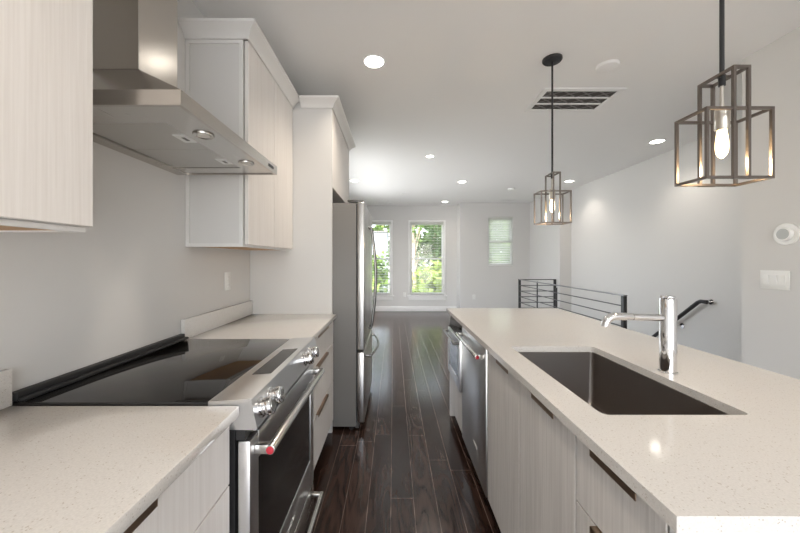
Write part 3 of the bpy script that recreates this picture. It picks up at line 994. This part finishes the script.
# ------------------------------------------------------------------ ceiling fittings
def downlight_proto(name, label, group, loc, ro, ri):
    t = thing(name, label, 'ceiling light', loc, group)
    x, y, z = loc
    bm = B(); lathe(bm, [(ri, -0.001), (ri, -0.004), (ro * 0.93, -0.007), (ro, -0.004), (ro, -0.0005), (ri, -0.0005)], x, y, z, 'z', 36)
    obj('trim_ring', bm, M_TRIM, t)
    bm = B(); cyl(bm, (x, y, z - 0.0045), (x, y, z - 0.0006), ri - 0.0005, 36)
    obj('lens', bm, M_LAMP, t)
    return t


DL = [((-0.14, 2.34), 'recessed ceiling light above the aisle before the refrigerator cabinet'),
      ((3.16, 3.91), 'recessed ceiling light over the head of the stairs'),
      ((3.17, 5.88), 'recessed ceiling light above the stairwell, just behind the smaller pendant'),
      ((1.245, 5.92), 'recessed ceiling light in the middle of the three far ones'),
      ((-0.70, 5.84), 'recessed ceiling light just past the refrigerator cabinet crown'),
      ((1.25, 7.93), 'recessed ceiling light close to the window wall')]
GRP = 'round recessed ceiling lights'
first = None
allw = []
for (x, y), lab in DL:
    if first is None:
        first = downlight_proto('recessed_light', lab, GRP, (x, y, H), 0.088, 0.068); o = first
    else:
        o = dup(first, (x, y, H), lab)
    allw.append((x, y))
t = downlight_proto('recessed_light', 'small recessed ceiling light between the aisle light and the far ones', GRP, (0.50, 4.47, H), 0.062, 0.048)
allw.append((0.50, 4.47))
for (x, y), lab in (((-0.14, 0.15), 'added unseen recessed ceiling light over the aisle, above the viewpoint'), ((1.6, -0.75), 'added unseen recessed ceiling light over the island seating, above the viewpoint')):  # two lamps added out of view to light the near counters
    dup(first, (x, y, H), lab); allw.append((x, y))


def spot(x, y, e):
    d = bpy.data.lights.new('downlight_beam', 'SPOT'); d.energy = e; d.color = (1.0, 0.875, 0.73) if y < 3 else (1.0, 0.90, 0.79)
    d.spot_size = R(125); d.spot_blend = 0.8; d.shadow_soft_size = 0.06
    o = bpy.data.objects.new('downlight_beam', d); C.objects.link(o); o.location = (x, y, H - 0.012)


for x, y in allw:
    spot(x, y, 12 if y < -0.5 else 34 if y < 3 else (20 if y < 7 else 11))

# return-air grille
gx0, gx1, gy0, gy1 = 1.245, 1.93, 2.69, 3.115
t = thing('return_air_grille', 'white framed rectangular air grille in the ceiling beside the pendant rod', 'air vent', ((gx0 + gx1) / 2, (gy0 + gy1) / 2, H))
bm = B(); e = 0.045
bx(bm, gx0, gx1, gy0, gy0 + e, H - 0.012, H - 0.0006, 0.003); bx(bm, gx0, gx1, gy1 - e, gy1, H - 0.012, H - 0.0006, 0.003)
bx(bm, gx0, gx0 + e, gy0 + e, gy1 - e, H - 0.012, H - 0.0006, 0.003); bx(bm, gx1 - e, gx1, gy0 + e, gy1 - e, H - 0.012, H - 0.0006, 0.003)
obj('frame', bm, M_TRIM, t)
ix0, ix1, iy0, iy1 = gx0 + e, gx1 - e, gy0 + e, gy1 - e
obj('filter', bx(B(), ix0, ix1, iy0, iy1, H - 0.003, H - 0.0006), M_VENTDARK, t, 'dark filter behind the bars')
bm = B(); rows = 3; hh = (iy1 - iy0) / rows
for i in range(1, rows):
    bx(bm, ix0, ix1, iy0 + i * hh - 0.008, iy0 + i * hh + 0.008, H - 0.011, H - 0.0032)
obj('bar', bm, M_TRIM, t)
bm = B()
for i in range(rows):
    for j in range(4):
        xa = ix0 + j * (ix1 - ix0) / 4; xb_ = xa + (ix1 - ix0) / 4; ya = iy0 + i * hh + 0.006; yb = iy0 + (i + 1) * hh - 0.006
        for p, q in (((xa, ya), (xb_, yb)), ((xa, yb), (xb_, ya))):
            d = Vector((q[0] - p[0], q[1] - p[1])); nn = Vector((-d.y, d.x)).normalized() * 0.007
            zz = H - 0.0062 if p[1] == ya else H - 0.0045
            prism(bm, [(p[0] + nn.x, p[1] + nn.y), (q[0] + nn.x, q[1] + nn.y), (q[0] - nn.x, q[1] - nn.y), (p[0] - nn.x, p[1] - nn.y)], 'z', zz, zz + 0.0012)
obj('wire_lattice', bm, M_VENTGREY, t)

# round covers and detectors
bm = B(); lathe(bm, [(0.0, -0.026), (0.045, -0.026), (0.060, -0.020), (0.072, -0.016), (0.078, -0.006), (0.078, 0.0), (0.0, 0.0)], 1.57, 2.39, H - 0.0006, 'z', 36)
solo('ceiling_detector', bm, M_TRIM, 'round white detector on the ceiling beside the air grille', 'detector', (1.57, 2.39, H - 0.0006))
bm = B(); lathe(bm, [(0.0, -0.036), (0.04, -0.036), (0.055, -0.028), (0.066, -0.022), (0.070, -0.006), (0.070, 0.0), (0.0, 0.0)], 2.35, 6.49, H - 0.0006, 'z', 36)
solo('smoke_detector', bm, M_WHITEP, 'round white smoke detector on the ceiling before the small high window', 'smoke detector', (2.35, 6.49, H - 0.0006))
bm = B(); lathe(bm, [(0.0, -0.012), (0.07, -0.012), (0.080, -0.004), (0.080, 0.0), (0.0, 0.0)], 0.25, 7.02, H - 0.0006, 'z', 36)
solo('ceiling_cover_plate', bm, M_CEIL, 'flat round white cover plate on the ceiling before the tall windows', 'cover plate', (0.25, 7.02, H - 0.0006))


def register(x, y, label):
    t = thing('ceiling_register', label, 'air vent', (x, y, H), 'small ceiling registers by the windows')
    bm = B(); a, c = 0.17, 0.085
    bx(bm, x - a, x + a, y - c, y - c + 0.025, H - 0.008, H - 0.0006); bx(bm, x - a, x + a, y + c - 0.025, y + c, H - 0.008, H - 0.0006)
    bx(bm, x - a, x - a + 0.025, y - c + 0.025, y + c - 0.025, H - 0.008, H - 0.0006); bx(bm, x + a - 0.025, x + a, y - c + 0.025, y + c - 0.025, H - 0.008, H - 0.0006)
    obj('frame', bm, M_TRIM, t)
    bm = B()
    for i in range(5):
        yy = y - c + 0.038 + i * 0.0235
        bx(bm, x - a + 0.026, x + a - 0.026, yy - 0.005, yy + 0.005, H - 0.007, H - 0.0026)
    obj('louvers', bm, M_TRIM, t)
    obj('duct', bx(B(), x - a + 0.0255, x + a - 0.0255, y - c + 0.0255, y + c - 0.0255, H - 0.0024, H - 0.0006), M_VENTGREY, t)


register(-0.20, 8.10, 'white slotted ceiling register before the window beside the refrigerator')
register(2.72, 7.75, 'white slotted ceiling register before the small high window')


# ------------------------------------------------------------------ plates, thermostat
def outlet(loc, axis, label, w_=0.075, h_=0.118):
    """wall outlet; axis 'x' on the left wall (faces +x), 'y' on a back wall (faces -y)"""
    x, y, z = loc
    t = thing('wall_outlet', label, 'outlet', loc, 'white wall outlets')

    def pb_(bm, u0, u1, z0, z1, d0, d1, bev):
        if axis == 'x':
            return bx(bm, x + d0, x + d1, y + u0, y + u1, z + z0, z + z1, bev)
        return bx(bm, x + u0, x + u1, y - d1, y - d0, z + z0, z + z1, bev)
    obj('plate', pb_(B(), -w_ / 2, w_ / 2, -h_ / 2, h_ / 2, 0.0006, 0.006, 0.002), M_WHITEP, t)
    for s in (-1, 1):
        r = obj('receptacle', pb_(B(), -0.017, 0.017, s * 0.026 - 0.017, s * 0.026 + 0.017, 0.0062, 0.0085, 0.001), M_WHITEP, t)
        bm = B()
        for u in (-0.007, 0.007):
            pb_(bm, u - 0.0012, u + 0.0012, s * 0.026 - 0.004, s * 0.026 + 0.006, 0.0086, 0.0088, 0)
        obj('slots', bm, M_GREYP, r)


outlet((WL, 2.168, 1.19), 'x', 'white wall outlet above the worktop past the range')
outlet((0.285, YB, 0.43), 'y', 'white wall outlet between the two tall windows')
outlet((1.99, YC, 0.42), 'y', 'white wall outlet low under the small high window')

xs = 2.48
t = thing('light_switch_plate', 'wide white three-rocker switch plate on the wall below the thermostat', 'light switch', (xs, 2.118, 1.20))
obj('plate', bx(B(), xs - 0.007, xs - 0.0006, 2.118 - 0.082, 2.118 + 0.082, 1.140, 1.262, 0.002), M_WHITEP, t)
for k in (-1, 0, 1):
    yy = 2.118 + k * 0.046
    obj('rocker', prism(B(), [(xs - 0.0072, 1.170), (xs - 0.0085, 1.170), (xs - 0.0115, 1.232), (xs - 0.0072, 1.232)], 'y', yy - 0.0165, yy + 0.0165), M_WHITEP, t)
t = thing('thermostat', 'round white thermostat with a grey dial above the switch plate', 'thermostat', (xs, 2.055, 1.493))
bm = B(); lathe(bm, [(0.0, -0.0006), (0.070, -0.0006), (0.070, -0.006), (0.066, -0.009), (0.0, -0.009)], xs, 2.055, 1.493, 'x', 44)
obj('base_plate', bm, M_WHITEP, t)
bm = B(); lathe(bm, [(0.034, -0.0092), (0.045, -0.0092), (0.0445, -0.026), (0.042, -0.030), (0.036, -0.030), (0.034, -0.028)], xs, 2.055, 1.493, 'x', 44)
obj('ring', bm, M_WHITEP, t)
bm = B(); lathe(bm, [(0.0, -0.0095), (0.0338, -0.0095), (0.0338, -0.0285), (0.0, -0.0295)], xs, 2.055, 1.493, 'x', 40)
obj('dial', bm, M_GREYP, t, 'grey dial face')

# ------------------------------------------------------------------ stair guard and handrail
t = thing('stair_railing', 'black metal railing with thin horizontal rods round the stairwell', 'railing', (2.62, 5.2, 0))
RX, RY0, RY1, RZ, RW = 2.615, 3.70, 6.76, 0.925, 3.345
hp = 0.021


def post(x, y, h=RZ - 0.003, s=hp):
    obj('post', bx(B(), x - s, x + s, y - s, y + s, 0.0, h, 0.002), M_BLACKM, t)


post(RX, RY0); post(RX, RY1); post(RW, RY1); post((RX + RW) / 2, RY1, RZ - 0.035, 0.010)
post(RX, (RY0 + RY1) / 2, RZ - 0.035, 0.010)
obj('top_rail', bx(B(), RX - 0.024, RX + 0.024, RY0 - 0.024, RY1 - 0.022, RZ - 0.0025, RZ + 0.012, 0.003), M_TOPRAIL_LIT, t)
obj('top_rail', bx(B(), RX - 0.024, RW + 0.022, RY1 - 0.0215, RY1 + 0.024, RZ - 0.0025, RZ + 0.012, 0.003), M_BLACKM, t)
for i in range(7):
    z = RZ - 0.117 * (i + 1)
    bm = B(); cyl(bm, (RX, RY0 + hp, z), (RX, RY1 - hp, z), 0.0075, 10)
    obj('rod', bm, M_RAILGREY, t)
    bm = B(); cyl(bm, (RX + hp, RY1, z), (RW - hp, RY1, z), 0.0085, 10)
    obj('rod', bm, M_RAILGREY, t)
t = thing('handrail', 'black handrail sloping down the stair wall behind the faucet', 'handrail', (3.52, 4.2, 0.4))
hx = 3.525
pts = [(hx, 3.665, 0.857), (hx, 3.74, 0.857), (hx, 3.775, 0.840)]
for i in range(1, 12):
    s = i / 11; pts.append((hx, 3.775 + 2.3 * s, 0.840 - 1.955 * s))
bm = B(); tube(bm, pts, 0.022, 14)
obj('rail', bm, M_BLACKM, t)
for yy in (4.06, 5.5):
    zz = 0.840 - 0.85 * (yy - 3.775)
    bm = B(); tube(bm, [(hx, yy, zz - 0.018), (hx, yy, zz - 0.07), (hx + 0.02, yy, zz - 0.085), (WR - 0.006, yy, zz - 0.085)], 0.007, 10)
    cyl(bm, (WR - 0.008, yy, zz - 0.085), (WR - 0.0006, yy, zz - 0.085), 0.032, 20)
    obj('bracket', bm, M_CHROME, t)

bm = B(); cyl(bm, (hx + 0.0225, 3.69, 0.857), (WR - 0.008, 3.69, 0.857), 0.009, 10); cyl(bm, (WR - 0.008, 3.69, 0.857), (WR - 0.0006, 3.69, 0.857), 0.032, 20)
obj('bracket', bm, M_CHROME, t)

# ------------------------------------------------------------------ outside the windows
bm = B(); bx(bm, -40, 40, 9.0, 70, -3.3, -3.0)
o = obj('ground', bm, M_GRASS); o['kind'] = 'structure'


def tree(x, y, h, rx, rz, leaf, label, n=2600, trunk=0.16, size=0.17, low=0.25):
    t = thing('tree', label, 'tree', (x, y, -3.0), 'trees outside the windows')
    bm = B()
    top = -3.0 + h
    tube(bm, [(x, y, -3.0), (x + 0.05, y, -3.0 + h * 0.3), (x - 0.04, y + 0.05, -3.0 + h * 0.6), (x, y, -3.0 + h * 0.85)], [trunk, trunk * 0.85, trunk * 0.6, trunk * 0.2], 10)
    for k in range(6):
        q = random.uniform(0, 6.28); zz = -3.0 + h * random.uniform(0.35, 0.65)
        tube(bm, [(x, y, zz), (x + rx * 0.3 * math.cos(q), y + rx * 0.3 * math.sin(q), zz + 0.5), (x + rx * 0.7 * math.cos(q), y + rx * 0.7 * math.sin(q), zz + 1.1)], [trunk * 0.35, trunk * 0.25, 0.02], 7)
    obj('trunk', bm, M_BARK, t)
    bm = B()
    cz = -3.0 + h * (low + 1) / 2; hz = h * (1 - low) / 2
    clumps = []
    for k in range(46):
        while True:
            p = Vector((random.uniform(-1, 1), random.uniform(-1, 1), random.uniform(-1, 1)))
            if 0.25 < p.length < 1:
                break
        clumps.append((Vector((x + p.x * rx, y + p.y * rx, cz + p.z * hz)), random.uniform(0.35, 0.75)))
    for i in range(n):
        c, r = random.choice(clumps)
        p = c + Vector((random.gauss(0, 1), random.gauss(0, 1), random.gauss(0, 0.8))) * r * 0.55
        u = Vector((random.uniform(-1, 1), random.uniform(-1, 1), random.uniform(-0.6, 0.6))).normalized()
        v = u.cross(Vector((random.uniform(-1, 1), random.uniform(-1, 1), 1))).normalized()
        s = size * random.uniform(0.6, 1.3)
        vs = [bm.verts.new(q) for q in (p - u * s, p - v * s * 0.5, p + u * s, p + v * s * 0.5)]
        bm.faces.new(vs)
    f = obj('foliage', bm, leaf, t)
    f['kind'] = 'stuff'


tree(2.2, 17.4, 7.6, 1.7, 0, M_LEAFD, 'deep green tree filling the upper half of the tall window by the corner', 5200)
tree(0.88, 13.9, 8.5, 0.45, 0, M_LEAF, 'slim tree with a pale bare trunk showing at the window edge', 400, 0.11, 0.13, 0.62)
tree(1.70, 11.4, 4.0, 0.9, 0, M_LEAFY, 'low yellow-green tree filling the lower half of the tall window by the corner', 4200, low=0.1)
tree(-1.5, 11.6, 4.3, 0.9, 0, M_LEAFY, 'yellow-green tree low in the window beside the refrigerator', 3000, low=0.1)
tree(5.1, 13.0, 7.2, 1.9, 0, M_LEAF, 'mid green tree seen through the small high window', 4600, low=0.2)
tree(-1.3, 19.6, 4.7, 0.75, 0, M_LEAF, 'mid green tree standing beside the white house', 2400, low=0.3)
tree(4.8, 22.0, 9.2, 2.2, 0, M_LEAFD, 'tall dark tree standing far behind the others', 3000, size=0.24)
tree(-1.0, 31.5, 13.0, 3.0, 0, M_LEAF, 'broad green tree rising behind the white house', 3000, size=0.32)
tree(5.6, 29.5, 12.5, 2.6, 0, M_LEAFD, 'dark green tree farthest behind the tall window by the corner', 3000, size=0.30)
tree(10.5, 24.5, 12.0, 2.6, 0, M_LEAF, 'green tree farthest behind the small high window', 3000, size=0.30)
t = thing('house', 'white neighbouring house showing pale through the window beside the refrigerator', 'house', (-5.0, 24.5, -3.0))
obj('wall', bx(B(), -9.0, -0.45, 22.0, 28.0, -3.0, 3.2), M_SIDING, t)
obj('roof', bx(B(), -9.1, -0.40, 21.9, 28.1, 3.2005, 3.30), M_ROOF, t)
